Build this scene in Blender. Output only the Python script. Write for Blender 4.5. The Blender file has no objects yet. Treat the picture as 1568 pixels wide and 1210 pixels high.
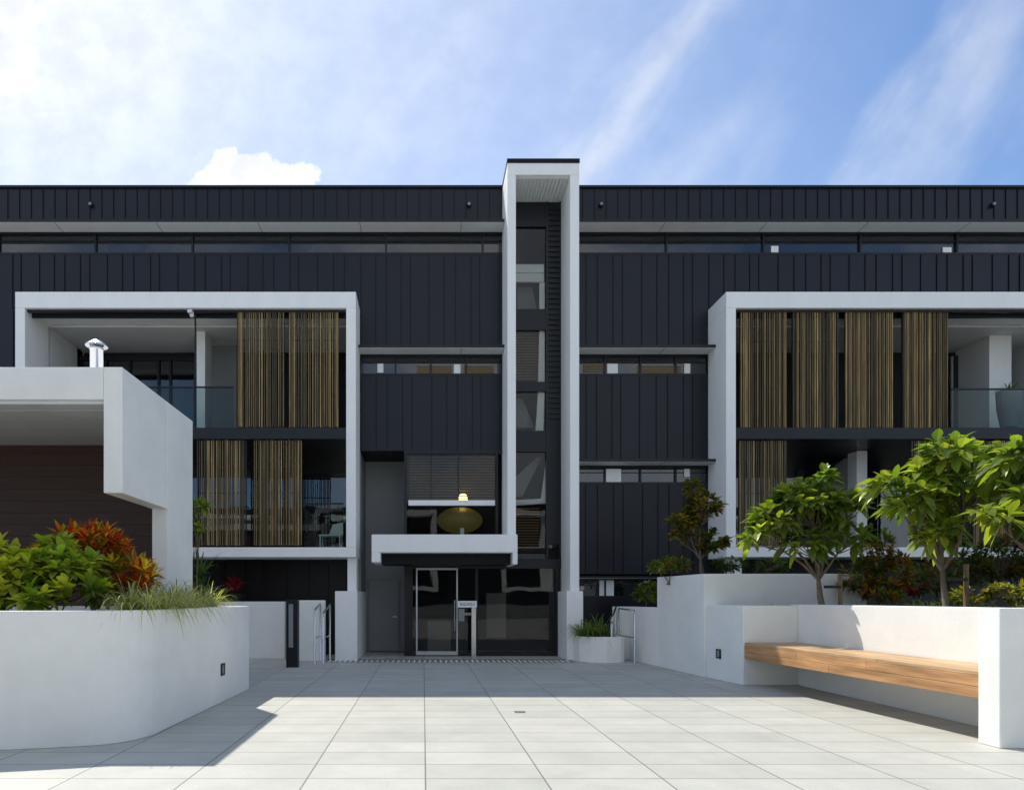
import bpy, math, random
from mathutils import Vector, Matrix
R=random.Random(7)
S=bpy.context.scene
F=1045.0; CX=648.0; HY=916.0; CH=1.55
def X(px,Y): return (px-CX)*Y/F
def Z(py,Y): return CH+(HY-py)*Y/F
COL=S.collection
# ---------------------------------------------------------------- materials
def mat(name,col=(.5,.5,.5),rough=.6,metal=0,spec=.5,var=0,vscale=2.0,bump=0,bscale=100,ior=None,detail=4,bdist=.01,stretch=None):
    m=bpy.data.materials.new(name); m.use_nodes=True
    nt=m.node_tree; N=nt.nodes; L=nt.links; b=N['Principled BSDF']
    b.inputs['Base Color'].default_value=(*col,1); b.inputs['Roughness'].default_value=rough
    b.inputs['Metallic'].default_value=metal; b.inputs['Specular IOR Level'].default_value=spec
    if ior: b.inputs['IOR'].default_value=ior
    tc=N.new('ShaderNodeTexCoord')
    if var:
        n=N.new('ShaderNodeTexNoise'); n.inputs['Scale'].default_value=vscale; n.inputs['Detail'].default_value=detail; n.inputs['Roughness'].default_value=.65
        if stretch:
            mp=N.new('ShaderNodeMapping'); mp.inputs['Scale'].default_value=stretch; L.new(tc.outputs['Object'],mp.inputs[0]); L.new(mp.outputs[0],n.inputs['Vector'])
        else: L.new(tc.outputs['Object'],n.inputs['Vector'])
        r=N.new('ShaderNodeMapRange'); r.inputs[1].default_value=.3; r.inputs[2].default_value=.7
        r.inputs[3].default_value=1-var; r.inputs[4].default_value=1+var
        L.new(n.outputs[0],r.inputs[0])
        mx=N.new('ShaderNodeVectorMath'); mx.operation='SCALE'; mx.inputs[0].default_value=col
        L.new(r.outputs[0],mx.inputs['Scale']); L.new(mx.outputs[0],b.inputs['Base Color'])
    if bump:
        n=N.new('ShaderNodeTexNoise'); n.inputs['Scale'].default_value=bscale; n.inputs['Detail'].default_value=3
        L.new(tc.outputs['Object'],n.inputs['Vector'])
        bp=N.new('ShaderNodeBump'); bp.inputs['Strength'].default_value=bump; bp.inputs['Distance'].default_value=bdist
        L.new(n.outputs[0],bp.inputs['Height']); L.new(bp.outputs[0],b.inputs['Normal'])
    return m
M={}
M['white']=mat('white_paint',(.89,.89,.87),.55,var=.03,vscale=1.3,bump=.08,bscale=60,stretch=(2,2,.5))
M['render']=mat('white_render_wall',(.85,.85,.81),.85,var=.05,vscale=1.6,bump=.35,bscale=60,bdist=.008,detail=8)
M['clad']=mat('dark_metal_cladding',(.007,.008,.014),.38,spec=.36,var=.22,vscale=1.2,bump=.06,bscale=1.5,bdist=.05)
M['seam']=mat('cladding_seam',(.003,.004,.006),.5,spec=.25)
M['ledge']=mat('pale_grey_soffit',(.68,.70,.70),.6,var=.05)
M['dark']=mat('dark_interior',(.010,.010,.011),.8,var=.2,vscale=1)
M['frame']=mat('dark_window_frame',(.012,.013,.016),.38,spec=.35)
M['alu']=mat('aluminium',(.55,.56,.57),.35,metal=.6)
M['steel']=mat('stainless_steel',(.62,.63,.64),.25,metal=1)
M['grey']=mat('grey_panel',(.24,.25,.25),.6,var=.05)
M['glass']=mat('dark_glazing',(.006,.008,.012),.02,spec=.6,ior=1.75,bump=.04,bscale=1.2,bdist=.06)
M['brown']=mat('brown_timber_lining',(.050,.017,.009),.55,var=.3,vscale=3,stretch=(.4,3,8))
M['soil']=mat('mulch',(.05,.033,.02),.95,var=.4,vscale=14,bump=.8,bscale=40,bdist=.03)
M['blind']=mat('window_blind',(.24,.15,.05),.6)
M['bark']=mat('bark',(.17,.13,.09),.9,var=.3,vscale=12,bump=.5,bscale=40)
M['warmgrey']=mat('warm_grey_wall',(.26,.24,.22),.7,var=.06)
M['lens']=mat('light_lens',(.25,.26,.26),.3)
def thin_glass(name,tint=(.75,.8,.8),ior=1.5):
    m=bpy.data.materials.new(name); m.use_nodes=True; nt=m.node_tree; N=nt.nodes; L=nt.links
    N.remove(N['Principled BSDF']); o=N['Material Output']
    t=N.new('ShaderNodeBsdfTransparent'); t.inputs[0].default_value=(*tint,1)
    g=N.new('ShaderNodeBsdfGlossy'); g.inputs['Roughness'].default_value=.015
    f=N.new('ShaderNodeFresnel'); f.inputs[0].default_value=ior
    tc=N.new('ShaderNodeTexCoord'); n=N.new('ShaderNodeTexNoise'); n.inputs['Scale'].default_value=1.0; n.inputs['Detail'].default_value=1; L.new(tc.outputs['Object'],n.inputs['Vector'])
    bp=N.new('ShaderNodeBump'); bp.inputs['Strength'].default_value=.05; bp.inputs['Distance'].default_value=.08; L.new(n.outputs[0],bp.inputs['Height']); L.new(bp.outputs[0],g.inputs['Normal'])
    x=N.new('ShaderNodeMixShader'); L.new(f.outputs[0],x.inputs[0]); L.new(t.outputs[0],x.inputs[1]); L.new(g.outputs[0],x.inputs[2])
    L.new(x.outputs[0],o.inputs[0]); return m
M['clear']=thin_glass('clear_glazing',(.86,.87,.86),1.38)
M['balu']=thin_glass('balustrade_glass',(.74,.80,.78),1.28)
def emis(name,col,s,ecol=None):
    m=bpy.data.materials.new(name); m.use_nodes=True; b=m.node_tree.nodes['Principled BSDF']
    b.inputs['Base Color'].default_value=(*col,1); b.inputs['Emission Color'].default_value=(*(ecol or col),1); b.inputs['Emission Strength'].default_value=s; return m
M['lamp']=emis('lit_lamp',(1,.72,.22),6); M['shade']=emis('lamp_shade',(.12,.10,.03),.25)
def attr_mat(name,rough=.5,trans=.0,spec=.4,wood=False):
    m=bpy.data.materials.new(name); m.use_nodes=True; nt=m.node_tree; N=nt.nodes; L=nt.links; b=N['Principled BSDF']
    a=N.new('ShaderNodeAttribute'); a.attribute_name='Col'
    b.inputs['Roughness'].default_value=rough; b.inputs['Specular IOR Level'].default_value=spec
    src=a.outputs['Color']
    if wood:
        tc=N.new('ShaderNodeTexCoord'); mp=N.new('ShaderNodeMapping'); mp.inputs['Scale'].default_value=wood
        n=N.new('ShaderNodeTexNoise'); n.inputs['Scale'].default_value=1; n.inputs['Detail'].default_value=6
        L.new(tc.outputs['Object'],mp.inputs[0]); L.new(mp.outputs[0],n.inputs['Vector'])
        r=N.new('ShaderNodeMapRange'); r.inputs[1].default_value=.3; r.inputs[2].default_value=.7; r.inputs[3].default_value=.62; r.inputs[4].default_value=1.28
        L.new(n.outputs[0],r.inputs[0]); v=N.new('ShaderNodeVectorMath'); v.operation='SCALE'
        L.new(src,v.inputs[0]); L.new(r.outputs[0],v.inputs['Scale']); src=v.outputs[0]
    L.new(src,b.inputs['Base Color'])
    if trans:
        t=N.new('ShaderNodeBsdfTranslucent'); s=N.new('ShaderNodeVectorMath'); s.operation='MULTIPLY'; s.inputs[1].default_value=(2.4,2.3,.7)
        L.new(src,s.inputs[0]); L.new(s.outputs[0],t.inputs[0])
        x=N.new('ShaderNodeMixShader'); x.inputs[0].default_value=trans
        L.new(b.outputs[0],x.inputs[1]); L.new(t.outputs[0],x.inputs[2]); L.new(x.outputs[0],N['Material Output'].inputs[0])
    return m
M['leaf']=attr_mat('leaves',.34,.48,.5)
M['batten']=attr_mat('timber_battens',.6,wood=(20,20,1.5))
M['bench']=attr_mat('bench_timber',.5,wood=(14,1.0,14))
# ---------------------------------------------------------------- mesh builders
def empty(name,loc=(0,0,0)):
    o=bpy.data.objects.new(name,None); COL.objects.link(o); o.location=loc; o.empty_display_size=.3; return o
class MB:
    def __init__(s,name,m,parent=None,bevel=0,smooth=False):
        s.n=name;s.m=m;s.p=parent;s.v=[];s.f=[];s.c=[];s.b=bevel;s.s=smooth
    def add(s,vs,fs,col=None):
        o=len(s.v); s.v+= [tuple(v) for v in vs]; s.f+=[tuple(i+o for i in f) for f in fs]
        if col is not None: s.c+= [(*col,1)]*len(vs)
    def box(s,x0,x1,y0,y1,z0,z1,col=None):
        if x0>x1:x0,x1=x1,x0
        if z0>z1:z0,z1=z1,z0
        if y0>y1:y0,y1=y1,y0
        s.add([(x0,y0,z0),(x1,y0,z0),(x1,y1,z0),(x0,y1,z0),(x0,y0,z1),(x1,y0,z1),(x1,y1,z1),(x0,y1,z1)],
          [(0,3,2,1),(4,5,6,7),(0,1,5,4),(1,2,6,5),(2,3,7,6),(3,0,4,7)],col)
    def pbox(s,px0,px1,py0,py1,Y,d,col=None):
        s.box(X(px0,Y),X(px1,Y),Y,Y+d,Z(py1,Y),Z(py0,Y),col)
    def prism(s,pts,y0,y1,col=None):  # pts in (x,z)
        n=len(pts); vs=[(p[0],y0,p[1]) for p in pts]+[(p[0],y1,p[1]) for p in pts]
        s.add(vs,[tuple(range(n)),tuple(range(2*n-1,n-1,-1))]+[(i,i+n,(i+1)%n+n,(i+1)%n) for i in range(n)],col)
    def slab(s,pts,z0,z1,col=None):
        n=len(pts); vs=[(p[0],p[1],z0) for p in pts]+[(p[0],p[1],z1) for p in pts]
        s.add(vs,[tuple(range(n-1,-1,-1)),tuple(range(n,2*n))]+[(i,(i+1)%n,(i+1)%n+n,i+n) for i in range(n)],col)
    def path(s,pts,t,z0,z1):
        n=len(pts); P=[Vector((p[0],p[1])) for p in pts]; off=[]
        for i in range(n):
            d1=(P[i]-P[i-1]).normalized() if i>0 else (P[1]-P[0]).normalized()
            d2=(P[i+1]-P[i]).normalized() if i<n-1 else d1
            n1=Vector((-d1.y,d1.x)); n2=Vector((-d2.y,d2.x)); m=(n1+n2).normalized()
            off.append(P[i]+m*(t/max(.3,m.dot(n1))))
        vs=[]
        for a,b in zip(P,off): vs+=[(a.x,a.y,z0),(b.x,b.y,z0),(b.x,b.y,z1),(a.x,a.y,z1)]
        fs=[(0,1,2,3)[::-1]]
        for i in range(n-1):
            for k in range(4): fs.append((i*4+k,i*4+(k+1)%4,(i+1)*4+(k+1)%4,(i+1)*4+k))
        e=(n-1)*4; fs.append((e,e+1,e+2,e+3)); s.add(vs,fs)
    def tube(s,pts,r0,r1=None,n=7,col=None):
        if r1 is None:r1=r0
        P=[Vector(p) for p in pts]; m=len(P); vs=[]
        for i,p in enumerate(P):
            d=(P[min(i+1,m-1)]-P[max(i-1,0)]).normalized()
            u=d.cross(Vector((0.3,.9,.1))).normalized() if abs(d.z)>.7 else d.cross(Vector((0,0,1))).normalized()
            w=d.cross(u); r=r0+(r1-r0)*i/(m-1)
            for k in range(n):
                a=2*math.pi*k/n; vs.append(p+(u*math.cos(a)+w*math.sin(a))*r)
        fs=[(i*n+k,i*n+(k+1)%n,(i+1)*n+(k+1)%n,(i+1)*n+k) for i in range(m-1) for k in range(n)]
        fs+=[tuple(range(n)),tuple(range(m*n-1,(m-1)*n-1,-1))]; s.add(vs,fs,col)
    def lathe(s,c,prof,n=16,col=None):
        vs=[];m=len(prof)
        for r,z in prof:
            for k in range(n):
                a=2*math.pi*k/n; vs.append((c[0]+r*math.cos(a),c[1]+r*math.sin(a),c[2]+z))
        s.add(vs,[(i*n+k,i*n+(k+1)%n,(i+1)*n+(k+1)%n,(i+1)*n+k) for i in range(m-1) for k in range(n)]+[tuple(range(n))[::-1],tuple(range((m-1)*n,m*n))],col)
    def leaf(s,b,d,L,W,droop,col,fold=.25,roll=0):
        b=Vector(b); d=Vector(d).normalized(); side=d.cross(Vector((0,0,1)))
        if side.length<.05: side=Vector((1,0,0))
        side.normalize(); 
        if roll: side=Matrix.Rotation(roll,3,d)@side
        up=side.cross(d); vs=[]
        for t,w in ((0,.1),(.25,.72),(.55,1),(.82,.62),(1,.03)):
            c=b+d*L*t; c.z-=droop*t*t*L; h=W*.5*w
            vs+=[c-side*h+up*h*fold,c,c+side*h+up*h*fold]
        s.add(vs,[f for i in range(4) for f in ((i*3,i*3+1,i*3+4,i*3+3),(i*3+1,i*3+2,i*3+5,i*3+4))],col)
    def blade(s,b,d,L,W,droop,col,seg=6):
        b=Vector(b); d=Vector(d).normalized(); side=d.cross(Vector((0,0,1)))
        if side.length<.05: side=Vector((1,0,0))
        side.normalize(); vs=[]
        for i in range(seg+1):
            t=i/seg; c=b+d*L*t; c.z-=droop*t**2.2*L; h=W*.5*(1-t**2.5)*(.6+.8*t if t<.5 else 1)
            vs+=[c-side*h,c+side*h]
        s.add(vs,[(i*2,i*2+1,i*2+3,i*2+2) for i in range(seg)],col)
    def done(s):
        me=bpy.data.meshes.new(s.n); me.from_pydata(s.v,[],s.f); me.update(); me.materials.append(M[s.m] if isinstance(s.m,str) else s.m)
        if s.c and len(s.c)==len(s.v):
            a=me.color_attributes.new('Col','FLOAT_COLOR','POINT'); a.data.foreach_set('color',[x for c in s.c for x in c])
        if s.s:
            me.polygons.foreach_set('use_smooth',[True]*len(me.polygons))
        o=bpy.data.objects.new(s.n,me); COL.objects.link(o)
        if s.p: o.parent=s.p
        if s.b:
            b=o.modifiers.new('b','BEVEL'); b.width=s.b; b.segments=2; b.limit_method='ANGLE'
        return o
# ================================================================ APARTMENT BUILDING
YF=18.3; YB=17.2; YC=20.2
A=empty('apartment_building')
FL,FLi,FRi,FR=X(777,YB),X(790,YB),X(873,YB),X(887,YB)
BL0,BL1=X(23,YB),X(545,YB); BR0,BR1=X(1112,YB),17.5
BT,BB=Z(447,YB),Z(853,YB)
XL,XR=-14.0,19.0
zf=lambda p:Z(p,YF)
clad=MB('cladding_panels','clad',A); seam=MB('cladding_seams','seam',A); glz=MB('strip_window_glazing','glass',A)
frm=MB('window_frames','frame',A); led=MB('sunshade_ledges','ledge',A,bevel=.006); wpn=MB('painted_glass_reflections','white',A)
def panel(x0,x1,z0,z1,y=YF,reg=None):
    clad.box(x0,x1,y,y+.12,z0,z1)
    x=x0+.02; k=0
    while x<x1-.05:
        seam.box(x,x+.014,y-.022,y+.001,z0+.02,z1-.01)
        x+=(reg if reg else (.42,.30,.42,.24,.5)[k%5]*R.uniform(.93,1.07)); k+=1
def strip(x0,x1,z0,z1,y=YF,step=1.3,rail=True):
    glz.box(x0,x1,y+.07,y+.10,z0,z1)
    frm.box(x0,x1,y-.005,y+.11,z1-.04,z1+.002); frm.box(x0,x1,y-.008,y+.112,z0-.002,z0+.05)
    x=x0
    while x<x1:
        frm.box(x-.022,x+.022,y+.01,y+.105,z0+.05,z1-.04); x+=step
    if rail: frm.box(x0,x1,y+.04,y+.068,z0+(z1-z0)*.62,z0+(z1-z0)*.66)
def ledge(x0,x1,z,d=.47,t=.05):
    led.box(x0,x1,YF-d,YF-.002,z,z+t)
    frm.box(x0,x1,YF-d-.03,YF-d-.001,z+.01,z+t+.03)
    x=math.floor(x0/2.66)*2.66+1.0
    while x<x1:
        if x>x0+.1: frm.box(x-.006,x+.006,YF-d,YF-.003,z-.004,z-.0005)
        x+=2.66
for (x0,x1) in ((XL,FL-.002),(FR+.002,XR)):
    panel(x0,x1,zf(356)+.002,zf(289),reg=.315)
    clad.box(x0,x1,YF-.05,YF+.16,zf(289)+.001,zf(289)+.06)
    strip(x0,x1,zf(390),zf(356)-.002,step=2.6)
    ledge(x0,x1,zf(356))
panel(XL,BL1,BT+.002,zf(390)-.003); panel(BL1+.001,FL-.002,zf(530),zf(390)-.003)
panel(FR+.002,BR0-.001,zf(530),zf(390)-.003); panel(BR0,XR,BT+.002,zf(390)-.003)
panel(XL,BL0-.002,0,BT)
ledge(BL1+.002,FL-.002,zf(543)); strip(BL1,FL,zf(575),zf(543)-.002,step=.95); clad.box(BL1,FL,YF+.001,YF+.12,zf(543),zf(530)-.001)
panel(BL1+.001,FL-.002,zf(690),zf(575)-.004)
ledge(FR+.002,BR0-.002,zf(543)); strip(FR,BR0,zf(575),zf(543)-.002,step=.95); clad.box(FR,BR0,YF+.001,YF+.12,zf(543),zf(530)-.001)
panel(FR+.002,BR0-.001,zf(703),zf(575)-.004)
ledge(FR+.002,BR0-.002,zf(713)); strip(FR,BR0,zf(741),zf(713)-.002,step=.95); clad.box(FR,BR0,YF+.001,YF+.12,zf(713),zf(703)-.001)
panel(FR+.002,BR0-.001,zf(879),zf(741)-.004)
ledge(FR+.002,BR0-.002,zf(886),d=.3,t=.03); strip(FR,BR0,zf(915),zf(886)-.002,step=.95)
clad.box(FR,BR0,YF,YF+.12,0,zf(915)-.003); 
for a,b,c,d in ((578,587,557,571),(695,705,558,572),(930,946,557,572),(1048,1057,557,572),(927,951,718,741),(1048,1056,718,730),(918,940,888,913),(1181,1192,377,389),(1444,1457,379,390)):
    wpn.pbox(a,b,c,d,YF+.035,.03)  # white panels in front of the glazing, standing in for bright reflections
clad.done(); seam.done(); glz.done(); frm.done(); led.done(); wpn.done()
sb=MB('strip_window_blinds','blind',A)
for a,b,c,d in ((638,692,560,571),(710,756,560,571),(893,926,558,571),(976,1044,560,571)):
    y=c
    while y<d: sb.pbox(a,b,y,y+1.2,YF+.045,.02); y+=2.6
sb.done()
core=MB('building_core','dark',A); core.box(XL,XR,YC,31,0,12.3); core.box(XL,XR,YF+.13,YC-.002,12.2,12.3)
core.box(XL,XL+.2,YF+.13,YC-.002,0,12.2); core.box(XR-.2,XR,YF+.13,YC-.002,0,12.2); core.done()
# ---- white box frames
wf=MB('white_box_frames','white',A,bevel=.012)
cw=.247
def frame(x0,x1,z0,z1,tt,tb,right=True):
    wf.box(x0,x1,YB,YF+.0,z1-tt,z1); wf.box(x0,x1,YB,YF,z0,z0+tb)
    wf.box(x0,x0+cw,YB,YF,z0+tb+.001,z1-tt-.001); wf.box(x1-cw,x1,YB,YF,z0+tb+.001,z1-tt-.001)
frame(BL0,BL1,BB,BT,.41,.247); frame(BR0,BR1,BB,BT,.41,.247)
TT=Z(250,YB)
wf.box(FL,FLi,YB,18.42,Z(820,YB)+.001,TT-.301); wf.box(FRi,FR,YB,18.42,1.731,TT-.301); wf.box(FL,FR,YB,18.42,TT-.3,TT)
cx0,cx1=X(569,16.9),FLi
wf.box(cx0,cx1,16.9,18.2,Z(846,16.9),Z(820,YB)); wf.box(cx0,cx0+.22,16.9,18.2,Z(861,16.9),Z(846,16.9)-.001)
wf.box(cx1-.12,cx1,16.9,18.2,Z(864,16.9),Z(846,16.9)-.001)
wf.box(X(532,17.4),X(546,17.4),17.4,17.9,1.73,BB-.001)
wf.box(X(1122,17.4),X(1136,17.4),17.4,17.9,0,BB-.001)
wf.done()
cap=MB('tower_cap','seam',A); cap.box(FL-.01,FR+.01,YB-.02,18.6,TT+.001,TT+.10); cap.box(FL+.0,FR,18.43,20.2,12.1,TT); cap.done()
cs=MB('tower_soffit_lining','ledge',A)
x=FLi+.004
while x<FRi-.05: cs.box(x,x+.085,YB+.12,18.40,TT-.325,TT-.302); x+=.095
cs.done()
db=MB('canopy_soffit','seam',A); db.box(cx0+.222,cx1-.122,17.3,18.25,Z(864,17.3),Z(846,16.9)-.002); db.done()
# ---- tower glazing
tg=MB('tower_glazing','clear',A); tg.box(FLi+.001,FRi-.001,18.40,18.415,2.6,Z(310,18.4)); tg.done()
tf=MB('tower_window_frames','frame',A)
Yt=18.36
xm=X(836,Yt); 
tf.box(xm,xm+.06,Yt-.04,Yt+.03,2.6,Z(310,Yt))
tf.box(FLi,FLi+.05,Yt-.03,Yt+.03,2.6,Z(310,Yt)); tf.box(FRi-.05,FRi,Yt-.03,Yt+.03,2.6,Z(310,Yt))
for a,b in ((310,348),(474,506),(585,600),(660,692)): tf.box(FLi+.05,xm,Yt-.02,Yt+.03,Z(b,Yt),Z(a,Yt))
tf.box(xm+.06,FRi-.05,Yt-.01,Yt+.03,3.0,Z(310,Yt))
z=Z(320,Yt)
while z>Z(640,Yt): tf.box(xm+.06,FRi-.05,Yt-.05,Yt-.012,z-.05,z); z-=.14
tf.done()
ts=MB('stair_balustrades','white',A)
def para(pts,y=18.45,d=.06): ts.prism([(X(p[0],y),Z(p[1],y)) for p in pts],y,y+d)
para([(788,405),(833,405),(833,418),(788,418)][::-1]); para([(788,419),(833,419),(833,432),(788,432)][::-1],18.46)
para([(826,433),(834,433),(834,474),(826,474)][::-1])
para([(826,506),(834,506),(834,585),(824,585)][::-1]); para([(824,600),(834,600),(832,660),(820,660)][::-1])
para([(838,692),(847,692),(840,768),(828,768)][::-1]); para([(788,766),(836,763),(836,771),(788,774)][::-1],18.47)
para([(777,848),(835,848),(838,862),(777,864)][::-1],18.44)
ts.done()
sgp=MB('stair_walls','grey',A); sgp.prism([(X(p,18.9),Z(q,18.9)) for p,q in ((792,440),(815,440),(822,474),(792,474))][::-1],18.9,19.0)
sgp.prism([(X(p,18.9),Z(q,18.9)) for p,q in ((790,610),(800,610),(818,655),(790,655))][::-1],18.9,19.0)
sgp.prism([(X(p,18.9),Z(q,18.9)) for p,q in ((790,730),(822,700),(830,700),(800,760),(790,760))][::-1],18.9,19.0); sgp.done()
bl=MB('stair_blinds','blind',A)
for (a,b) in ((512,580),(778,842)):
    y=a
    while y<b: bl.box(FLi+.06,X(826,18.6),18.6,18.63,Z(y+1.6,18.6),Z(y,18.6)); y+=4.2
bl.done()
tb=MB('stair_landings','frame',A)
for p in (480,590,672): tb.box(FLi,FRi,18.6,YC,Z(p+10,18.6),Z(p,18.6))
tb.done()
# ---- window above the canopy + lobby
Y2=YF
wn=MB('lobby_glazing','clear',A)
wn.pbox(622,762,692,820,Y2+.06,.015)
lx0,lx1=X(622,Y2),FRi
wn.box(lx0,lx1,Y2+.04,Y2+.055,.02,2.55); wn.done()
lf=MB('lobby_window_frames','frame',A)
for p in (620,760): lf.box(X(p,Y2)-.02,X(p,Y2)+.05,Y2,Y2+.1,2.9,zf(690))
for p in (660,702): lf.box(X(p,Y2)-.012,X(p,Y2)+.012,Y2+.02,Y2+.1,3.9,zf(690))
lf.box(lx0,lx1-1.3,Y2+.001,Y2+.1,zf(695),zf(690)); lf.box(lx0,FL,Y2+.1,YC,zf(692),zf(688))
for p in (630,730,853): lf.box(X(p,Y2)-.035,X(p,Y2)+.035,Y2,Y2+.1,0,2.6)
lf.box(lx0-.05,lx0+.1,Y2,Y2+.1,0,2.9)
lf.box(lx0,lx1,Y2+.002,Y2+.09,2.35,2.6); lf.box(lx0,lx1,Y2+.003,Y2+.09,0,.07)
lf.box(lx0,lx1,Y2+.1,YC,2.6,2.9)
lf.box(lx0-.05,lx0,Y2+.1,YC,0,5.4)
lf.done()
la=MB('transom_rails','white',A,bevel=.004)
la.box(X(622,Y2)+.06,X(758,Y2),Y2-.02,Y2+.055,zf(774),zf(766)); la.box(X(705,Y2),X(711,Y2),Y2+.1,Y2+.15,zf(820),zf(808))
la.done()
lb=MB('lobby_blinds','blind',A)
y=700
while y<764: lb.box(X(627,18.5),X(757,18.5),18.5,18.54,Z(y+1.3,18.5),Z(y,18.5)); y+=4.2
lb.done()
pl=empty('pendant_lamp')
s1=MB('lamp_shade','shade',pl,smooth=True); cz=Z(797,19.2)
s1.lathe((X(704,19.2),19.2,cz),[(.02,.36),(.2,.35),(.4,.29),(.56,.18),(.64,.06),(.64,-.06),(.56,-.18),(.4,-.29),(.2,-.35),(.02,-.36)],28); s1.done()
s2=MB('lamp_bulb','lamp',pl,smooth=True); s2.lathe((X(709,18.8),18.8,Z(764,18.8)),[(.02,.15),(.10,.10),(.13,-.05),(.10,-.14),(.02,-.16)],12); s2.done()
s3=MB('lamp_cord','frame',pl); s3.tube([(X(704,19.2),19.2,cz+.3),(X(704,19.2),19.2,zf(692))],.01); s3.done()
dr=empty('entrance_door')
d1=MB('door_frame','alu',dr,bevel=.004)
dx0,dx1=X(637,Y2),X(701,Y2); dz=2.36
d1.box(dx0,dx0+.04,Y2-.03,Y2+.03,.03,dz); d1.box(dx1-.04,dx1,Y2-.03,Y2+.03,.03,dz)
d1.box(dx0+.04,dx1-.04,Y2-.03,Y2+.03,dz-.05,dz); d1.box(dx0+.04,dx1-.04,Y2-.03,Y2+.03,.03,.13); d1.done()
d2=MB('door_handle','steel',dr); d2.tube([(dx1-.09,Y2-.09,.7),(dx1-.09,Y2-.09,1.5)],.016); d2.tube([(dx1-.09,Y2-.09,.8),(dx1-.09,Y2-.02,.8)],.01); d2.tube([(dx1-.09,Y2-.09,1.4),(dx1-.09,Y2-.02,1.4)],.01); d2.done()
li=MB('lobby_interior','warmgrey',A); li.box(X(745,19.9),X(775,19.9),19.9,20.1,0.4,1.7); li.box(lx0,lx1,YF+.12,YC,.004,.02)
li.box(X(655,19.6),X(690,19.6),19.5,19.9,0,.9); li.done()
gw=MB('service_wall','grey',A); gw.box(BL1+.02,lx0-.06,19.76,19.9,0,5.5); gw.box(BL1-.12,BL1+.01,YF+.14,19.76,0,5.5); gw.done()
gd=empty('service_door')
g1=MB('door_leaf','grey',gd,bevel=.005); g1.box(X(565,19.72),X(611,19.72),19.71,19.75,.03,Z(888,19.72)); g1.done()
g2=MB('door_lever','steel',gd); g2.tube([(X(607,19.7),19.66,1.02),(X(601,19.7),19.66,1.02)],.012); g2.tube([(X(607,19.7),19.66,1.02),(X(607,19.7),19.72,1.02)],.012);g2.done()
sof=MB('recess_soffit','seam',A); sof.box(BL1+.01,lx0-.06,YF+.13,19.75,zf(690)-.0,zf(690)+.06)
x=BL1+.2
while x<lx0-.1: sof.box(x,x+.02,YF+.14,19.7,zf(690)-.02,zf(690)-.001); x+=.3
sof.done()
# ---- balconies
sl=MB('balcony_slabs','frame',A)
for x0,x1 in ((BL0+cw,BL1-cw),(BR0+cw,BR1-cw)):
    sl.box(x0,x1,YB+.06,YF-.01,Z(672,YB+.06),Z(655,YB+.06)); sl.box(x0-.2,x1+.2,YF,YC-.002,Z(672,YB+.06),Z(655,YB+.06))
    sl.box(x0,x1,YB+.10,YB+.18,BT-.47,BT-.412); sl.box(x0,x1,YB+.3,YB+.36,BT-.53,BT-.412); sl.box(x0-.2,x1+.2,YF,YC-.002,BB,BB+.2)
sl.done()
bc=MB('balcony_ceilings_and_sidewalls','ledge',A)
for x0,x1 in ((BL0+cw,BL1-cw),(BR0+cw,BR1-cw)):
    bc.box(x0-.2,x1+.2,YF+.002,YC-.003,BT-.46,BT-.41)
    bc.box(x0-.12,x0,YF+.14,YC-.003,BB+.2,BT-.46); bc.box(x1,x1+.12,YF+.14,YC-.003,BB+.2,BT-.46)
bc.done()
zu0,zu1=Z(655,YB+.06),BT-.41
bw=MB('balcony_walls','white',A,bevel=.006)
bw.box(BL0+cw,X(112,19.8),19.8,20.1,zu0,zu1); bw.box(X(301,18.6),X(314,18.6),18.6,19.2,zu0,zu1)
bw.box(X(1515,18.9),X(1549,18.9),18.9,20.1,zu0,zu1)
bw.box(X(1312,18.6),X(1328,18.6),18.6,19.0,BB+.2,Z(672,YB)); 
bw.done()
bg=MB('balcony_grey_walls','grey',A); bg.box(X(316,19.6),X(362,19.6),19.6,20.1,zu0,zu1)
bg.prism([(X(1270,19.7),BB+.3),(X(1320,19.7),BB+.3),(X(1320,19.7),Z(690,19.7)),(X(1308,19.7),Z(690,19.7)),(X(1270,19.7),Z(720,19.7))],19.7,20.1); bg.done()
bd=MB('balcony_doors_glazing','glass',A)
bd.box(X(118,20),X(299,20),20.0,20.05,zu0,zu1-.25); bd.box(X(1455,20),X(1512,20),20.0,20.05,zu0,zu1-.2)
bd.box(BL0+.4,BL1-.4,20.08,20.12,BB+.2,Z(680,20)); bd.box(BR0+.4,BR1-.4,20.08,20.12,BB+.2,Z(680,20)); bd.done()
bf=MB('balcony_door_frames','alu',A)
for p in (1458,1484): bf.box(X(p,19.9),X(p+3,19.9),19.93,19.99,zu0,zu1-.25)
bf.done()
bf=MB('balcony_door_frames_dark','frame',A)
for p in (118,160,196,240,258,296): bf.box(X(p,19.9),X(p+3,19.9),19.93,19.99,zu0,zu1-.25)
bf.box(X(118,19.9),X(299,19.9),19.92,19.99,zu1-.35,zu1-.24); bf.done()
gb=MB('balcony_balustrades','balu',A)
gb.box(X(205,17.35),X(357,17.35),17.35,17.365,zu0+.02,Z(594,17.35)); gb.box(X(1458,17.35),BR1-cw,17.35,17.365,zu0+.02,Z(597,17.35)); gb.box(X(466,17.35),X(526,17.35),17.35,17.365,BB+.25,Z(772,17.35)); gb.done()
gr=MB('balustrade_rails','frame',A)
gr.box(X(205,17.35),X(357,17.35),17.33,17.38,Z(594,17.35),Z(592,17.35)); gr.box(X(1458,17.35),BR1-cw,17.33,17.38,Z(597,17.35),Z(595,17.35)); gr.box(X(466,17.35),X(526,17.35),17.33,17.38,Z(772,17.35),Z(770,17.35))
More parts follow.
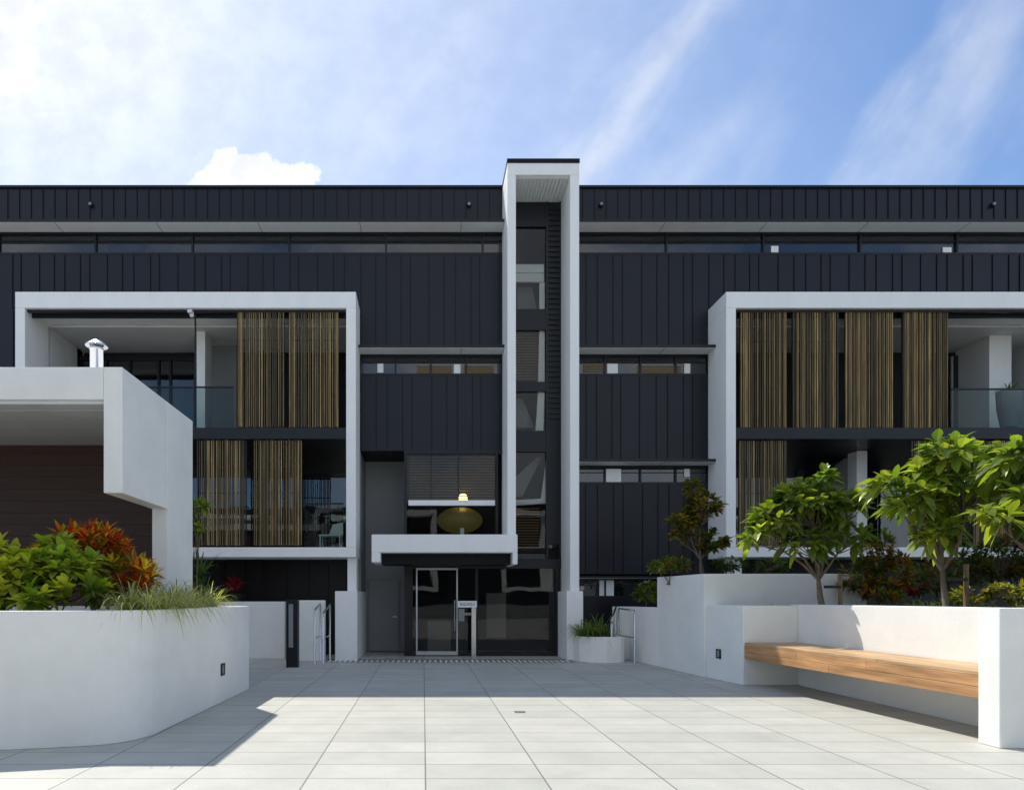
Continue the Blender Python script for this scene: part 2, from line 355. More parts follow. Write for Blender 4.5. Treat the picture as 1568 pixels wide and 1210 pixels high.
gr.box(X(298,17.4),X(300,17.4),17.39,17.43,zu0,zu1)
gr.done()
# screens
bt=MB('timber_screen_battens','batten',A); sf=MB('screen_frames','frame',A)
def screen(p0,p1,py0,py1,Y=17.32):
    x0,x1=X(p0,Y)+.02,X(p1,Y)-.02; z0,z1=Z(py1,Y),Z(py0,Y)
    sf.box(x0,x1,Y+.05,Y+.08,z0,z0+.05); sf.box(x0,x1,Y+.05,Y+.08,z1-.05,z1); sf.box(x0,x0+.03,Y+.05,Y+.08,z0+.05,z1-.05); sf.box(x1-.03,x1,Y+.05,Y+.08,z0+.05,z1-.05)
    for q in (.25,.5,.75): 
        zz=z0+(z1-z0)*q; sf.box(x0+.03,x1-.03,Y+.05,Y+.07,zz-.012,zz+.012)
    x=x0+.01;k=0
    while x<x1-.02:
        w=R.choice((.018,.022,.026)); g=R.choice((.016,.022,.030,.042))
        c=R.choice(((.30,.20,.075),(.24,.16,.06),(.42,.30,.13),(.07,.052,.028),(.11,.08,.04),(.17,.13,.06),(.09,.07,.035)))
        bt.box(x,min(x+w,x1),Y,Y+.048,z0+R.uniform(-.01,.01),z1+R.uniform(-.01,.01),c); x+=w+g;k+=1
for a,b in ((361,436),(441,519)): screen(a,b,475,654)
for a,b in ((300,378),(387,463)): screen(a,b,674,835)
for a,b in ((1133,1207),(1213,1287),(1294,1369),(1382,1455)): screen(a,b,478,655)
for a,b in ((1131,1207),(1395,1470),(1490,1570)): screen(a,b,675,835)
bt.done(); sf.done()
for p in (140,718,920,1519):
    e=empty('wall_light'); b=MB('light_body','frame',e)
    c=(X(p,YF),YF-.06,zf(315)); b.tube([(c[0],YF-.002,c[2]),(c[0],YF-.08,c[2])],.07,.06,14); b.done()
    b=MB('light_lens','lens',e); b.tube([(c[0],YF-.0801,c[2]),(c[0],YF-.095,c[2])],.04,.035,12); b.done()
e=empty('security_camera'); b=MB('camera_body','ledge',e,bevel=.01); c=(X(293,17.1),17.05,Z(480,17.1)); b.box(c[0]-.05,c[0]+.05,c[1]-.1,c[1]+.09,c[2]-.04,c[2]+.04); b.box(c[0]-.015,c[0]+.015,c[1]+.05,c[1]+.08,c[2]+.04,c[2]+.12); b.lathe((c[0]+.03,c[1],c[2]-.13),[(.02,0),(.05,.03),(.05,.085)],12); b.done()
uc=MB('undercroft_wall','frame',A); uc.box(XL,BL1-.2,18.9,19.0,0,BB); 
for p in (340,372,400,436,470,500): uc.box(X(p,18.8),X(p+2,18.8),18.84,18.9,0,BB)
uc.box(BR0,BR1,19.2,19.3,0,BB); uc.done()
bb=MB('base_walls','white',A,bevel=.01)
bb.box(X(513,17),X(547,17),17.0,19.7,0,1.73); bb.box(X(868,17.1),X(893,17.1),17.1,18.25,0,1.73)
bb.done()
cf=empty('balcony_chair'); c1=MB('chair_shell','white',cf,bevel=.01); Yc=17.9
c1.box(X(488,Yc),X(522,Yc),Yc,Yc+.5,BB+.6,BB+.64); c1.prism([(X(500,Yc),BB+.66),(X(522,Yc),BB+.66),(X(522,Yc),BB+1.0),(X(506,Yc),BB+.95)],Yc+.45,Yc+.5)
for p in (489,519): c1.box(X(p,Yc),X(p+2,Yc),Yc,Yc+.04,BB+.25,BB+.6); c1.box(X(p,Yc),X(p+2,Yc),Yc+.44,Yc+.48,BB+.25,BB+.6)
c1.done()
# ================================================================ OPPOSITE BUILDING (seen in the reflections)
O=empty('opposite_building')
ow=MB('walls','render',O); od=MB('dark_cladding','clad',O); og=MB('windows','glass',O); of=MB('base_wall','grey',O)
od.box(-24,26,-24,-16,0,9.0)
for x0 in (-21,-8,6,17):
    ow.box(x0,x0+9,-15.99,-15,7.9,8.3); ow.box(x0,x0+9,-15.99,-15,5.1,5.4); ow.box(x0,x0+9,-15.99,-15,2.1,2.4)
    ow.box(x0,x0+.3,-15.99,-15,2.4,7.9); ow.box(x0+8.7,x0+9,-15.99,-15,2.4,7.9); ow.box(x0+3,x0+5,-15.99,-15.5,2.4,7.9)
    og.box(x0+5.1,x0+8.6,-15.95,-15.9,2.4,7.8)
of.box(-24,26,-15.98,-15.6,0,1.0)
ow.done(); od.done(); og.done(); of.done()
# ================================================================ ENTRY PAVILION (left foreground)
Pv=empty('entry_pavilion')
pw=MB('white_walls','render',Pv,bevel=.012)
n=9.07; x1=-4.0; x0=-12.5; zt=Z(562,n); 
pw.box(x0,x1-.252,n,n+.35,Z(612,n),zt)
pw.box(x1-.25,x1,n,10.69,Z(755,n),zt)
pw.box(x1-.25,x1,10.691,11.85,0,zt)
pw.done()
pr=MB('roof_slab','white',Pv); pr.box(x0,x1-.252,n+.351,11.85,zt-.25,zt-.02); pr.done()
ps=MB('soffit','ledge',Pv); ps.box(x0,x1-.253,n+.36,11.6,Z(620,n)+.02,Z(612,n)+.06); ps.box(x0,x1-.253,n+.05,n+.349,Z(616,n)-.01,Z(612,n)-.002); ps.done()
pb=MB('timber_back_wall','brown',Pv)
z=0.
while z<4.2: pb.box(x0,x1-.253,11.55,11.7,z,z+.196); z+=.2
pb.box(x0,x1-.253,11.6,11.72,0,4.2)
pb.done()
fl=empty('chimney_flue'); f1=MB('flue_pipe','steel',fl,smooth=True); Yx=10.0
c=(X(148,Yx),Yx,Z(566,Yx)); f1.lathe(c,[(.09,-.2),(.09,.28),(.10,.28),(.10,.31),(.06,.32),(.06,.34)],20); f1.done()
f2=MB('flue_cap','steel',fl); f2.lathe(c,[(.155,.335),(.155,.35),(.06,.42),(.01,.43)],20); f2.done()
# ================================================================ PLANTERS AND WALLS
pt=empty('planter')
o=MB('planter_wall','render',pt,bevel=.012)
arc=[(-2.97,11.65),(-3.05,7.85)]
for i in range(1,9):
    a=math.pi/2*i/9; arc.append((-3.05-.62*(1-math.cos(a)),7.85-.72*math.sin(a)))
arc+=[(-3.85,7.06),(-4.4,6.93),(-12,6.6)]
o.path(arc[::-1],.2,0,1.42)
o.box(-12,-3.2,11.45,11.649,0,1.419); o.done()
so=MB('planter_soil','soil',pt); so.slab([(a-.1,b+.1) for a,b in arc[::-1]][:-1]+[(-3.1,11.5),(-12,11.5)],1.2,1.33); so.done()
rt=empty('retaining_wall')
r=MB('wall_render','render',rt,bevel=.012)
r.path([(5.71,12.18),(5.55,13.36)][::-1],.25,0,1.42)
r.slab([(5.71,12.18),(6.69,12.18),(6.69,12.42),(5.95,12.42)],0,1.419)
r.slab([(6.691,7.33),(6.91,7.33),(6.91,12.42),(6.691,12.42)],0,1.44)
r.slab([(5.95,7.04),(13,7.04),(13,7.32),(5.95,7.32)],0,1.45)
r.slab([(5.5,13.37),(8.69,13.37),(8.69,13.6),(5.72,13.6),(5.56,15.4),(5.345,15.6)],0,2.03)
r.slab([(5.345,15.601),(5.56,15.401),(8.69,15.4),(8.69,15.6)],0,2.03); r.slab([(8.48,13.601),(8.69,13.601),(8.69,15.399),(8.48,15.399)],0,2.03)
r.slab([(5.34,15.605),(5.56,15.605),(5.42,17.2),(5.2,17.2)],0,1.34)
r.slab([(X(939,17.3),17.21),(5.42,17.21),(5.42,17.4),(X(939,17.3),17.4)],0,1.34)
r.done()
so=MB('garden_soil','soil',rt); so.box(6.912,14,7.33,13.36,1.0,1.33); so.box(8.7,18,13.361,17.1,1.0,1.3); so.box(5.7,8.5,13.58,15.42,1.2,1.9); so.done()
cp=empty('curved_planter'); o=MB('planter_wall','render',cp,bevel=.008)
pts=[(3.75,17.1),(3.82,16.7),(4.05,16.45),(4.4,16.35),(4.75,16.4),(4.86,16.5),(4.86,17.2)]
o.path(pts,.14,0,.62); o.done()
so=MB('planter_soil','soil',cp); so.slab([(3.85,17.2),(3.9,16.75),(4.1,16.55),(4.4,16.45),(4.75,16.5),(4.8,17.2)],.3,.52); so.done()
lw=empty('garden_wall'); o=MB('wall_render','render',lw,bevel=.01)
o.box(-9,X(436,17.6),17.6,17.8,0,Z(921,17.6)); o.box(X(455,16.9),X(497,16.9),16.9,17.1,0,Z(919,16.9)); o.done()
# ================================================================ BENCH
be=empty('timber_bench'); o=MB('seat_boards','bench',be,bevel=.006)
def bx(t,off): return 5.73+(5.97-5.73)*t+off
W=.93
nb=6
for k in range(nb):
    a=k*(W/nb); b=(k+1)*(W/nb)-.008
    for j,(t0,t1) in enumerate(((0,.33),(.33,.68),(.68,1))):
        y0=12.16-(12.16-7.33)*t0-.003; y1=12.16-(12.16-7.33)*t1
        f0=bx(t0,0);f1=bx(t1,0);s=(6.68-f0)/W; s1=(6.68-f1)/W
        g=R.uniform(.82,1.1); c=(.56*g,.36*g,.19*g)
        o.slab([(f0+a*s,y0),(f1+a*s1,y1),(f1+b*s1,y1),(f0+b*s,y0)],.72,.765,c)
o.done()
o=MB('front_fascia','bench',be,bevel=.006)
for r0,(z0,z1) in enumerate(((.60,.718),(.475,.597))):
    for (t0,t1) in ((0,.32),(.32,.64),(.64,1)) if r0==0 else ((0,.48),(.48,1)):
        y0=12.16-(4.83)*t0-.003; y1=12.16-4.83*t1; g=R.uniform(.8,1.08)
        o.slab([(bx(t0,-.004),y0),(bx(t1,-.004),y1),(bx(t1,.036),y1),(bx(t0,.036),y0)],z0,z1,(.54*g,.29*g,.13*g))
o.done()
o=MB('support_brackets','steel',be)
for t in (.1,.35,.6,.85):
    y=12.16-4.83*t; o.box(bx(t,.05),6.68,y-.02,y+.02,.60,.715)
o.done()
# ================================================================ GROUND
def tile_mat():
    m=bpy.data.materials.new('stone_paving'); m.use_nodes=True; nt=m.node_tree;N=nt.nodes;L=nt.links;b=N['Principled BSDF']
    tc=N.new('ShaderNodeTexCoord'); mp=N.new('ShaderNodeMapping'); mp.inputs['Location'].default_value=(-.02,.12,0); L.new(tc.outputs['Object'],mp.inputs[0])
    br=N.new('ShaderNodeTexBrick'); br.offset=0; br.squash=1
    br.inputs['Color1'].default_value=(.45,.45,.40,1); br.inputs['Color2'].default_value=(.515,.51,.455,1); br.inputs['Mortar'].default_value=(.17,.17,.155,1)
    br.inputs['Scale'].default_value=1; br.inputs['Mortar Size'].default_value=.008; br.inputs['Mortar Smooth'].default_value=.35; br.inputs['Brick Width'].default_value=1.02; br.inputs['Row Height'].default_value=.5; br.inputs['Bias'].default_value=0
    L.new(mp.outputs[0],br.inputs[0])
    n=N.new('ShaderNodeTexNoise'); n.inputs['Scale'].default_value=1.1; n.inputs['Detail'].default_value=9; n.inputs['Roughness'].default_value=.7; L.new(tc.outputs['Object'],n.inputs[0])
    n2=N.new('ShaderNodeTexNoise'); n2.inputs['Scale'].default_value=45; n2.inputs['Detail'].default_value=4; L.new(tc.outputs['Object'],n2.inputs[0])
    ad=N.new('ShaderNodeMath'); ad.operation='MULTIPLY_ADD'; L.new(n2.outputs[0],ad.inputs[0]); ad.inputs[1].default_value=.35; L.new(n.outputs[0],ad.inputs[2])
    r=N.new('ShaderNodeMapRange'); r.inputs[1].default_value=.4; r.inputs[2].default_value=.95; r.inputs[3].default_value=.82; r.inputs[4].default_value=1.13; L.new(ad.outputs[0],r.inputs[0])
    v=N.new('ShaderNodeVectorMath'); v.operation='SCALE'; L.new(br.outputs[0],v.inputs[0]); L.new(r.outputs[0],v.inputs['Scale']); L.new(v.outputs[0],b.inputs['Base Color'])
    b.inputs['Roughness'].default_value=.6
    bp=N.new('ShaderNodeBump'); bp.inputs['Strength'].default_value=.25; bp.inputs['Distance'].default_value=.004; L.new(n2.outputs[0],bp.inputs['Height']); L.new(bp.outputs[0],b.inputs['Normal'])
    return m
M['tile']=tile_mat(); M['ground']=mat('ground_grey',(.22,.22,.2),.9,var=.2,vscale=.5)
g=MB('ground','ground'); g.add([(-600,-600,-.006),(600,-600,-.006),(600,600,-.006),(-600,600,-.006)],[(0,1,2,3)]); g.done()
g=MB('plaza_paving','tile'); g.add([(-14,-15,0),(14,-15,0),(14,19.7,0),(-14,19.7,0)],[(0,1,2,3)]); g.done()
g=MB('threshold_strip','grey'); g.add([(-2.4,16.5,.004),(3.7,16.5,.004),(3.7,17.1,.004),(-2.4,17.1,.004)],[(0,1,2,3)]); g.done()
g=MB('tactile_studs','steel')
x=-2.3
while x<3.6:
    for j in range(4): g.lathe((x,16.6+j*.13,.004),[(.034,0),(.03,.010),(.018,.012)],8)
    x+=.13
g.done()
g=MB('linear_drain_grate','frame')
x=-2.4
while x<3.7: g.box(x,x+.03,17.14,17.28,.003,.008); x+=.05
g.done()
dn=empty('floor_drain'); o=MB('drain_frame','steel',dn); 
cxd,cyd=X(796,9.3),9.3
o.box(cxd-.07,cxd+.07,cyd-.07,cyd+.07,.002,.006); o.done(); o=MB('drain_grate','grey',dn)
for k in range(5): o.box(cxd-.06,cxd+.06,cyd-.055+k*.025,cyd-.043+k*.025,.0065,.009)
o.done()
# ================================================================ STREET FURNITURE
ip=empty('intercom_pillar'); o=MB('pillar_body','frame',ip,bevel=.006); px0,px1=X(438,15.3),X(456,15.3)
o.box(px0,px1,15.3,15.5,0,1.52); o.done(); o=MB('pillar_panel','grey',ip,bevel=.003); o.box(px0+.06,px0+.16,15.285,15.299,.45,1.42); o.done()
def handrail(x,y0,y1,h0=1.3,h1=1.3,dx=0):
    e=empty('handrail'); o=MB('rail_tube','steel',e,smooth=True)
    o.tube([(x,y0,0),(x,y0,h0-.08),(x,y0+.05,h0),(x+dx,y1-.05,h1),(x+dx,y1,h1-.08),(x+dx,y1,0)],.024,n=10)
    o.tube([(x,y0+.01,.62),(x+dx,y1,.62)],.018,n=8); o.lathe((x,y0,0),[(.055,0),(.055,.012),(.03,.014)],14); o.done()
handrail(X(486,16.4),16.0,16.9,1.28,1.42); handrail(X(495,16.2),16.2,17.0,1.2,1.4,.05)
handrail(X(935,16.7),16.6,17.15,1.0,1.35,.25); handrail(X(960,16.8),16.2,17.1,1.25,1.3,-.12)
sg=empty('building_sign'); o=MB('sign_post','steel',sg,bevel=.004); Ys=17.6
o.box(X(722,Ys),X(729,Ys),Ys,Ys+.06,0,Z(921,Ys)); o.done()
o=MB('sign_board','white',sg,bevel=.003); o.box(X(701,Ys),X(730,Ys),Ys-.03,Ys-.001,Z(930,Ys),Z(920,Ys)); o.done()
o=MB('notice_panel','grey',sg,bevel=.003); o.box(X(702,Ys),X(711,Ys),Ys-.03,Ys-.005,Z(951,Ys),Z(932,Ys)); o.box(X(711,Ys),X(721.8,Ys),Ys+.0,Ys+.02,Z(942,Ys),Z(938,Ys)); o.done()
cu=bpy.data.curves.new('sign_text','FONT'); cu.body='BUILDING 3'; cu.size=.115; cu.align_x='CENTER'; cu.align_y='CENTER'
to=bpy.data.objects.new('sign_text',cu); COL.objects.link(to); to.location=(X(715.5,Ys),Ys-.034,Z(925,Ys)); to.rotation_euler=(math.pi/2,0,0); cu.materials.append(M['frame']); to.parent=sg; to.scale=(.62,1,1)
def step_light(x,y,z,sx):
    e=empty('step_light'); o=MB('light_bezel','frame',e,bevel=.003)
    for (a,b,c,d) in ((-.09,.09,-.09,-.062),(-.09,.09,.062,.09),(-.09,-.062,-.062,.062),(.062,.09,-.062,.062)):
        o.box(x-.012,x+.012,y+a,y+b,z+c,z+d)
    o.done(); o=MB('light_lens','lens',e); o.box(x-.006,x+.006,y-.062,y+.062,z-.062,z+.062); o.done()
step_light(-2.995,10.2,.49,1); step_light(5.60,12.95,.50,-1)
# ================================================================ PLANTS
def rnd_col(cols,v=.25):
    c=R.choice(cols); g=1+R.uniform(-v,v); return (c[0]*g*R.uniform(.9,1.1),c[1]*g,c[2]*g*R.uniform(.8,1.2))
def plant(name,base,blobs,tips,nleaf,L,W,cols,trunk=.05,ns=1,spread=.9,shell=.55,updir=.5,droop=.35,fork=.35,stake=False):
    e=empty(name); lf=MB('leaves','leaf',e); br=MB('branches','bark',e,smooth=True)
    base=Vector(base); allc=sum((Vector(b[0]) for b in blobs),Vector())/len(blobs)
    fk=base.lerp(allc,fork)
    for s in range(ns):
        b0=base+Vector((R.uniform(-.08,.08)*ns,R.uniform(-.08,.08)*ns,0)) if s else base
        br.tube([b0,b0.lerp(fk,.5)+Vector((R.uniform(-.04,.04),R.uniform(-.04,.04),0)),fk],trunk,trunk*.75,8)
    tot=sum(b[1][0]*b[1][1]*b[1][2] for b in blobs)
    for (c,rad) in blobs:
        c=Vector(c); hub=fk.lerp(c,.62)+Vector((R.uniform(-.08,.08),R.uniform(-.08,.08),0)); 
        br.tube([fk,fk.lerp(hub,.5)+Vector((R.uniform(-.05,.05),R.uniform(-.05,.05),.03)),hub],trunk*.6,trunk*.35,6)
        n=max(3,int(tips*rad[0]*rad[1]*rad[2]/tot))
        for i in range(n):
            v=Vector((R.gauss(0,1),R.gauss(0,1),R.gauss(0,1))).normalized(); 
            if v.z<-.5: v.z*=.6
            rr=R.uniform(shell,1)**.6
            tip=c+Vector((v.x*rad[0],v.y*rad[1],v.z*rad[2]))*rr
            br.tube([hub,hub.lerp(tip,.5)+Vector((R.uniform(-.04,.04),R.uniform(-.04,.04),R.uniform(-.05,.03))),tip],trunk*.25,trunk*.1,4)
            ax=(v*.6+Vector((R.uniform(-.3,.3),R.uniform(-.3,.3),updir))).normalized()
            u=ax.orthogonal().normalized(); w=ax.cross(u); ph=R.random()*6.28
            cb=R.choice(cols); gb=R.uniform(.7,1.25)
            for k in range(nleaf):
                a=ph+2.4*k; el=(k/nleaf); out=spread*(1.1-el*.75)
                d=(ax*(.25+el*.9)+(u*math.cos(a)+w*math.sin(a))*out)
                g=gb*R.uniform(.8,1.2)
                cc=(cb[0]*g,cb[1]*g,cb[2]*g) if R.random()<.8 else rnd_col(cols)
                ll=L*R.uniform(.7,1.15)
                lf.leaf(tip-ax*(1-el)*L*.35,d,ll,W*ll/L*R.uniform(.85,1.1),droop*R.uniform(.3,1.3),cc,roll=R.uniform(-.4,.4))
    lf.done(); br.done()
    if stake:
        st=MB('support_stake','batten',e); st.box(base.x+.26,base.x+.31,base.y-.02,base.y+.03,base.z-.1,fk.z+.1,(.25,.16,.08)); st.box(base.x-.02,base.x+.28,base.y-.03,base.y-.02,fk.z-.15,fk.z-.10,(.03,.03,.03)); st.done()
G1=[(.15,.20,.032),(.12,.175,.028),(.19,.24,.04),(.07,.12,.022)]
G2=[(.045,.08,.02),(.06,.10,.024),(.035,.06,.018)]
GB=[(.17,.13,.02),(.09,.10,.02),(.20,.14,.03)]
RD=[(.42,.07,.02),(.46,.13,.02),(.26,.035,.02),(.40,.30,.03),(.16,.16,.02),(.10,.14,.02)]
def B(px,py,Y,rx,ry,rz): return ((X(px,Y),Y,Z(py,Y)),(rx,ry,rz))
plant('frangipani_tree',(X(1262,12),12.0,1.3),[B(1240,765,12,.62,.5,.32),B(1185,795,12,.42,.4,.28),B(1292,785,12,.42,.45,.35),B(1245,738,12,.38,.35,.2),B(1162,820,11.9,.3,.3,.15),B(1235,832,11.8,.5,.3,.2),B(1300,825,12,.25,.3,.2)],130,9,.27,.12,G1,.045,2,updir=.35,droop=.5,stake=True)
plant('frangipani_tree',(X(1450,10),10.0,1.3),[B(1405,765,10,.45,.4,.25),B(1450,695,10,.42,.4,.22),B(1368,742,10,.3,.3,.12),B(1485,745,10,.33,.4,.3),B(1445,815,10,.33,.3,.28),B(1425,725,10,.3,.3,.2)],84,9,.31,.13,[(.19,.25,.038),(.15,.215,.033),(.24,.29,.05),(.09,.15,.025)],.045,1,updir=.35,droop=.55,stake=True)
plant('frangipani_tree',(X(1625,9),9.0,1.3),[B(1562,702,9,.42,.5,.2),B(1625,740,9,.6,.5,.5),B(1575,775,8.8,.42,.4,.25),B(1525,790,8.8,.25,.3,.13)],82,9,.32,.13,G1,.05,1,updir=.35,droop=.55)
plant('small_garden_tree',(X(1078,14.5),14.5,1.9),[B(1078,775,14.5,.38,.35,.3),B(1045,800,14.5,.35,.3,.25),B(1062,745,14.5,.2,.2,.2),B(1090,830,14.5,.35,.3,.25),B(1040,820,14.5,.25,.25,.15)],120,9,.17,.09,GB+GB+G2,.035,2)
plant('round_shrub',(X(988,16.9),16.9,1.25),[B(990,908,16.9,.34,.3,.3)],75,9,.12,.055,G1+G2,.02,2,fork=.1)
plant('low_shrub',(X(1025,14.9),14.9,1.85),[B(1030,864,14.9,.38,.3,.14),B(1008,868,15,.2,.2,.14)],60,8,.14,.055,GB+G1,.02,2,fork=.1)
plant('low_shrub',(X(1130,14.3),14.3,1.85),[B(1115,864,14.3,.35,.3,.18),B(1180,866,14.3,.4,.3,.14)],60,8,.14,.05,G2,.02,2,fork=.1)
plant('croton_shrub',(X(1340,13.2),13.1,1.3),[B(1340,850,13.1,.35,.3,.55),B(1370,880,13.1,.35,.3,.4),B(1315,885,13.1,.3,.3,.35),B(1350,905,12.9,.4,.3,.25)],170,10,.17,.05,[(.16,.09,.015),(.08,.11,.02),(.26,.11,.02),(.06,.09,.02)],.02,2,fork=.15)
plant('croton_shrub',(X(1545,11.6),11.6,1.3),[B(1545,908,11.6,.4,.3,.2),B(1470,914,11.6,.25,.3,.14)],70,9,.15,.045,[(.18,.17,.02),(.14,.12,.02),(.09,.12,.02)],.02,2,fork=.15)
plant('dark_shrub',(X(1540,14),14.3,1.3),[B(1540,860,14.2,.7,.4,.6),B(1600,840,14.2,.6,.4,.7),B(1480,875,14.2,.5,.4,.5),B(1410,890,14.2,.5,.4,.4)],240,10,.24,.06,G2+[(.12,.06,.015)],.03,2,fork=.15)
plant('broadleaf_shrub',(X(60,8.2),8.2,1.3),[B(40,878,8.0,.42,.4,.30),B(-30,870,8.0,.4,.4,.33),B(105,870,8.2,.4,.4,.3),B(130,905,7.9,.3,.3,.18),B(20,915,7.6,.45,.3,.16),B(80,850,8.6,.35,.3,.22)],165,10,.21,.10,[(.24,.30,.035),(.18,.26,.03),(.38,.40,.05),(.12,.18,.025)],.02,3,fork=.1)
plant('croton_shrub',(X(150,9.2),9.0,1.3),[B(145,855,9.2,.38,.3,.4),B(195,882,9.2,.35,.3,.3),B(105,840,9.3,.3,.3,.25),B(165,830,9.4,.25,.25,.25),B(218,885,9.0,.2,.2,.2)],145,11,.23,.05,RD+[(.55,.42,.04),(.55,.14,.02)],.02,3,fork=.1,droop=.2)
def tuft(name,pts,n,L,W,cols,droop=.8,lean=.9,s=5):
    e=empty(name); o=MB('blades','leaf',e)
    for (x,y,z) in pts:
        for i in range(n):
            a=R.random()*6.28; r=R.random()**.6*lean
            d=Vector((math.cos(a)*r,math.sin(a)*r,1)); l=L*R.uniform(.55,1.15)
            o.blade((x+R.uniform(-.06,.06),y+R.uniform(-.06,.06),z),d,l,W*R.uniform(.7,1.2),droop*R.uniform(.5,1.2),rnd_col(cols),6)
    o.done()
GG=[(.30,.32,.18),(.24,.27,.13),(.42,.42,.28),(.15,.18,.08)]
tuft('ornamental_grass',[(X(p,Y)+.15,Y,1.36) for p,Y in ((190,8.1),(215,8.4),(240,8.9),(262,9.5),(285,10.2),(235,8.3),(205,7.8),(303,10.9),(270,9.1),(255,10),(225,9.4),(175,7.7),(290,10.8),(245,8.6),(310,11.2))],110,.88,.015,GG,.85,1.15)
tuft('ornamental_grass',[(X(p,16.8),16.8,.5) for p in (905,920,895)],120,1.15,.03,[(.11,.17,.05),(.16,.22,.07),(.07,.11,.03)],.75)
tuft('ornamental_grass',[(X(1310,12.9),12.9,1.3),(X(1180,12.8),12.9,1.3)],50,.4,.012,GG)
tuft('ornamental_grass',[(X(p,11.5),11.5,1.3) for p in (1440,1500,1400,1560,1470,1425)],70,.5,.018,GG+G1)
tuft('cordyline_plant',[(X(355,17.9),18.2,1.75)],34,.72,.08,[(.30,.02,.05),(.40,.04,.08),(.14,.02,.03)],.5,1.0)
tuft('cordyline_plant',[(X(1410,13.6),13.8,1.6)],30,.6,.07,[(.26,.02,.04),(.12,.02,.03)],.5,1.0)
tuft('spiky_palm',[(X(302,14),14.0,1.9),(X(308,14),14.1,1.5)],45,1.0,.055,G2,.6,.8)
plant('tall_shrub',(X(303,13.6),13.6,0),[B(304,775,13.6,.2,.2,.12),B(300,800,13.6,.12,.15,.3)],22,8,.2,.07,G1,.02,1)
tuft('balcony_plant',[(X(1545,17.9),17.9,Z(602,17.9))],70,.5,.03,G2+G1,.7,1.2)
bp=empty('plant_pot'); o=MB('pot_body','grey',bp,smooth=False); o.lathe((X(1545,17.9),17.9,Z(655,17.9)),[(.18,0),(.26,.5),(.28,.95),(.24,.97)],18); o.done()
# ================================================================ SKY + SUN
sd=Vector((-.45,.60,1.0)).normalized()
el=math.asin(sd.z); az=math.atan2(sd.x,sd.y)
w=bpy.data.worlds.new('World'); S.world=w; w.use_nodes=True; nt=w.node_tree; N=nt.nodes; L=nt.links
bg=N['Background']; bg.inputs[1].default_value=.15
sk=N.new('ShaderNodeTexSky'); sk.sky_type='NISHITA'; sk.sun_disc=False; sk.sun_elevation=el; sk.sun_rotation=az; sk.air_density=1.0; sk.dust_density=.5; sk.ozone_density=3.0
tc=N.new('ShaderNodeTexCoord'); sp=N.new('ShaderNodeSeparateXYZ'); L.new(tc.outputs['Generated'],sp.inputs[0])
def mth(op,a,b=None,c=None,clamp=False):
    n=N.new('ShaderNodeMath'); n.operation=op; n.use_clamp=clamp
    for i,v in enumerate((a,b,c)):
        if v is None: continue
        if isinstance(v,(int,float)): n.inputs[i].default_value=v
        else: L.new(v,n.inputs[i])
    return n.outputs[0]
yy=mth('MAXIMUM',sp.outputs[1],.08); u=mth('DIVIDE',sp.outputs[0],yy); v=mth('DIVIDE',sp.outputs[2],yy)
front=mth('GREATER_THAN',sp.outputs[1],.1)
def comb(a,b):
    n=N.new('ShaderNodeCombineXYZ'); 
    for i,q in enumerate((a,b)):
        if isinstance(q,(int,float)): n.inputs[i].default_value=q
        else: L.new(q,n.inputs[i])
    return n.outputs[0]
def noise(vec,sc,det=5,ro=.55):
    n=N.new('ShaderNodeTexNoise'); n.inputs['Scale'].default_value=sc; n.inputs['Detail'].default_value=det; n.inputs['Roughness'].default_value=ro; L.new(vec,n.inputs['Vector']); return n.outputs[0]
def smooth(x,a,b,o0=0,o1=1):
    n=N.new('ShaderNodeMapRange'); n.interpolation_type='SMOOTHSTEP'; n.inputs[1].default_value=a; n.inputs[2].default_value=b; n.inputs[3].default_value=o0; n.inputs[4].default_value=o1; L.new(x,n.inputs[0]); return n.outputs[0]
uv=comb(u,v)
nz=noise(uv,14,6,.6)
def blob(cu,cv,ru,rv,amp=.9,soft=.12):
    a=mth('DIVIDE',mth('SUBTRACT',u,cu),ru); b=mth('DIVIDE',mth('SUBTRACT',v,cv),rv)
    d=mth('SQRT',mth('ADD',mth('MULTIPLY',a,a),mth('MULTIPLY',b,b)))
    if amp: d=mth('ADD',d,mth('MULTIPLY',mth('SUBTRACT',nz,.5),-amp*2))
    return smooth(d,1-soft,1+soft,1,0)
cl=[blob(-.262,.61,.06,.055),blob(-.21,.60,.06,.04),blob(-.30,.60,.05,.03),blob(-.60,.86,.055,.06,1.0,.3),blob(-.60,.79,.045,.06,1.0,.3)]
cum=cl[0]
for c in cl[1:]: cum=mth('MAXIMUM',cum,c)
p=mth('ADD',mth('MULTIPLY',u,.57),mth('MULTIPLY',v,.82)); q=mth('ADD',mth('MULTIPLY',u,.82),mth('MULTIPLY',v,-.57))
wn=noise(comb(mth('MULTIPLY',p,1.6),mth('MULTIPLY',q,4.5)),1.3,5,.52)
wn2=noise(comb(mth('MULTIPLY',p,2.4),mth('MULTIPLY',q,7)),1.8,5,.55)
def band(q0,wd,amp): 
    qq=mth('ADD',q,mth('MULTIPLY',mth('SUBTRACT',wn2,.5),.12)); d=mth('ABSOLUTE',mth('SUBTRACT',qq,q0)); return mth('MULTIPLY',smooth(d,0,wd,1,0),mth('MULTIPLY',wn2,amp))
b1=band(.82*.36-.57*.80,.055,.60); b2=band(.82*.74-.57*.72,.09,.55)
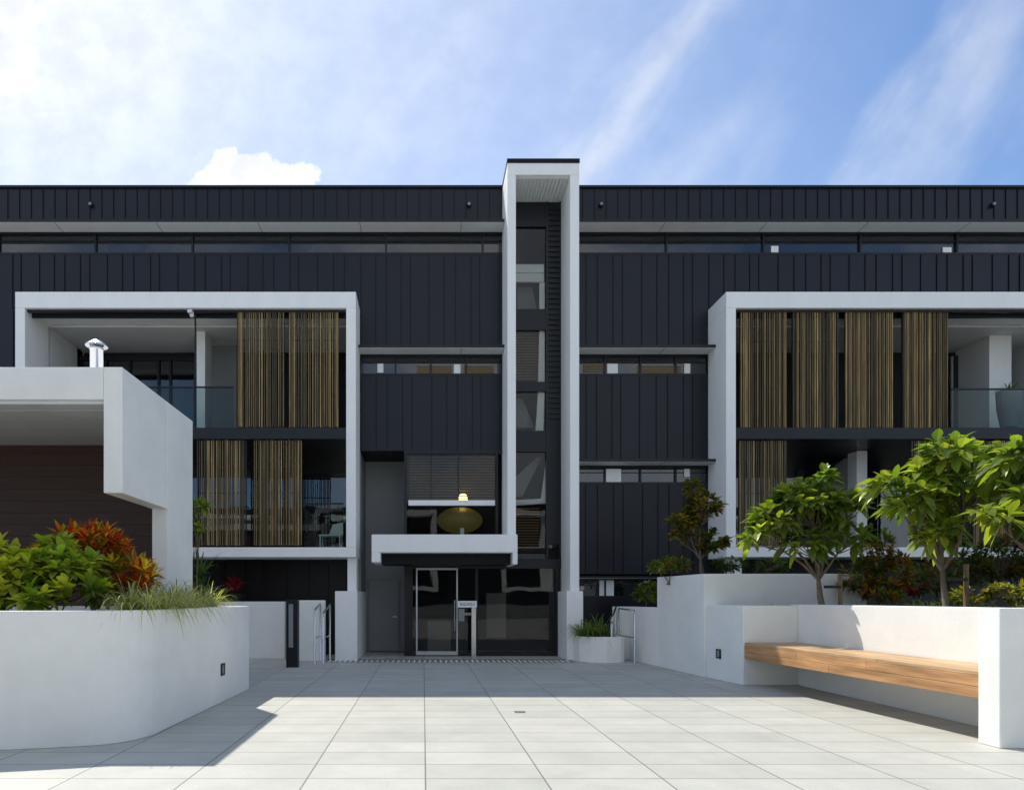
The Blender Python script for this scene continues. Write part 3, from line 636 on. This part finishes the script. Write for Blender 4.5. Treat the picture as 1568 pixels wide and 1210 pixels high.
haze=mth('ADD',mth('MULTIPLY',blob(-.62,.95,.80,.62,0,.98),.60),mth('MULTIPLY',blob(-.62,.84,.30,.28,0,.95),.28))
low=smooth(v,.55,.85,.05,0)
wis=mth('MULTIPLY',smooth(wn,.45,.85),.30)
wis=mth('ADD',mth('ADD',wis,low),mth('ADD',b1,b2))
wis=mth('SUBTRACT',1,mth('MULTIPLY',mth('SUBTRACT',1,mth('MINIMUM',wis,.85)),mth('SUBTRACT',1,haze)))
fr=mth('MULTIPLY',mth('MAXIMUM',cum,wis),front)
bk=mth('MULTIPLY',smooth(noise(tc.outputs['Generated'],2.6,5,.6),.40,.64),mth('SUBTRACT',1,front))  # unseen clouds behind the camera, spread broadly as added fill for the facade
fac=mth('MULTIPLY',mth('MAXIMUM',fr,mth('MULTIPLY',bk,.92)),.95)
shade=smooth(nz,.3,.7,.93,1.10)
cc=N.new('ShaderNodeVectorMath'); cc.operation='SCALE'; cc.inputs[0].default_value=(6.7,6.8,6.9); L.new(shade,cc.inputs['Scale'])
tn=N.new('ShaderNodeVectorMath'); tn.operation='MULTIPLY'; tn.inputs[1].default_value=(.96,1.10,1.24); L.new(sk.outputs[0],tn.inputs[0])
mx=N.new('ShaderNodeMix'); mx.data_type='RGBA'; L.new(fac,mx.inputs['Factor']); L.new(tn.outputs[0],mx.inputs[6]); L.new(cc.outputs[0],mx.inputs[7]); L.new(mx.outputs[2],bg.inputs[0])
sl=bpy.data.lights.new('sun','SUN'); sl.energy=5.0; sl.angle=math.radians(.5); sl.color=(1,.95,.86)
so=bpy.data.objects.new('sun',sl); COL.objects.link(so); so.rotation_euler=(-sd).to_track_quat('-Z','Y').to_euler(); so.location=(-10,20,30)
# ================================================================ CAMERA
cd=bpy.data.cameras.new('camera'); cd.sensor_width=36; cd.lens=36*F/1568; cd.shift_x=136/1568; cd.shift_y=(HY-605)/1568; cd.clip_end=3000
co=bpy.data.objects.new('camera',cd); COL.objects.link(co); co.location=(0,0,CH); co.rotation_euler=(math.pi/2,0,0); S.camera=co
S.view_settings.view_transform='Standard'; S.view_settings.look='None'; S.view_settings.exposure=0
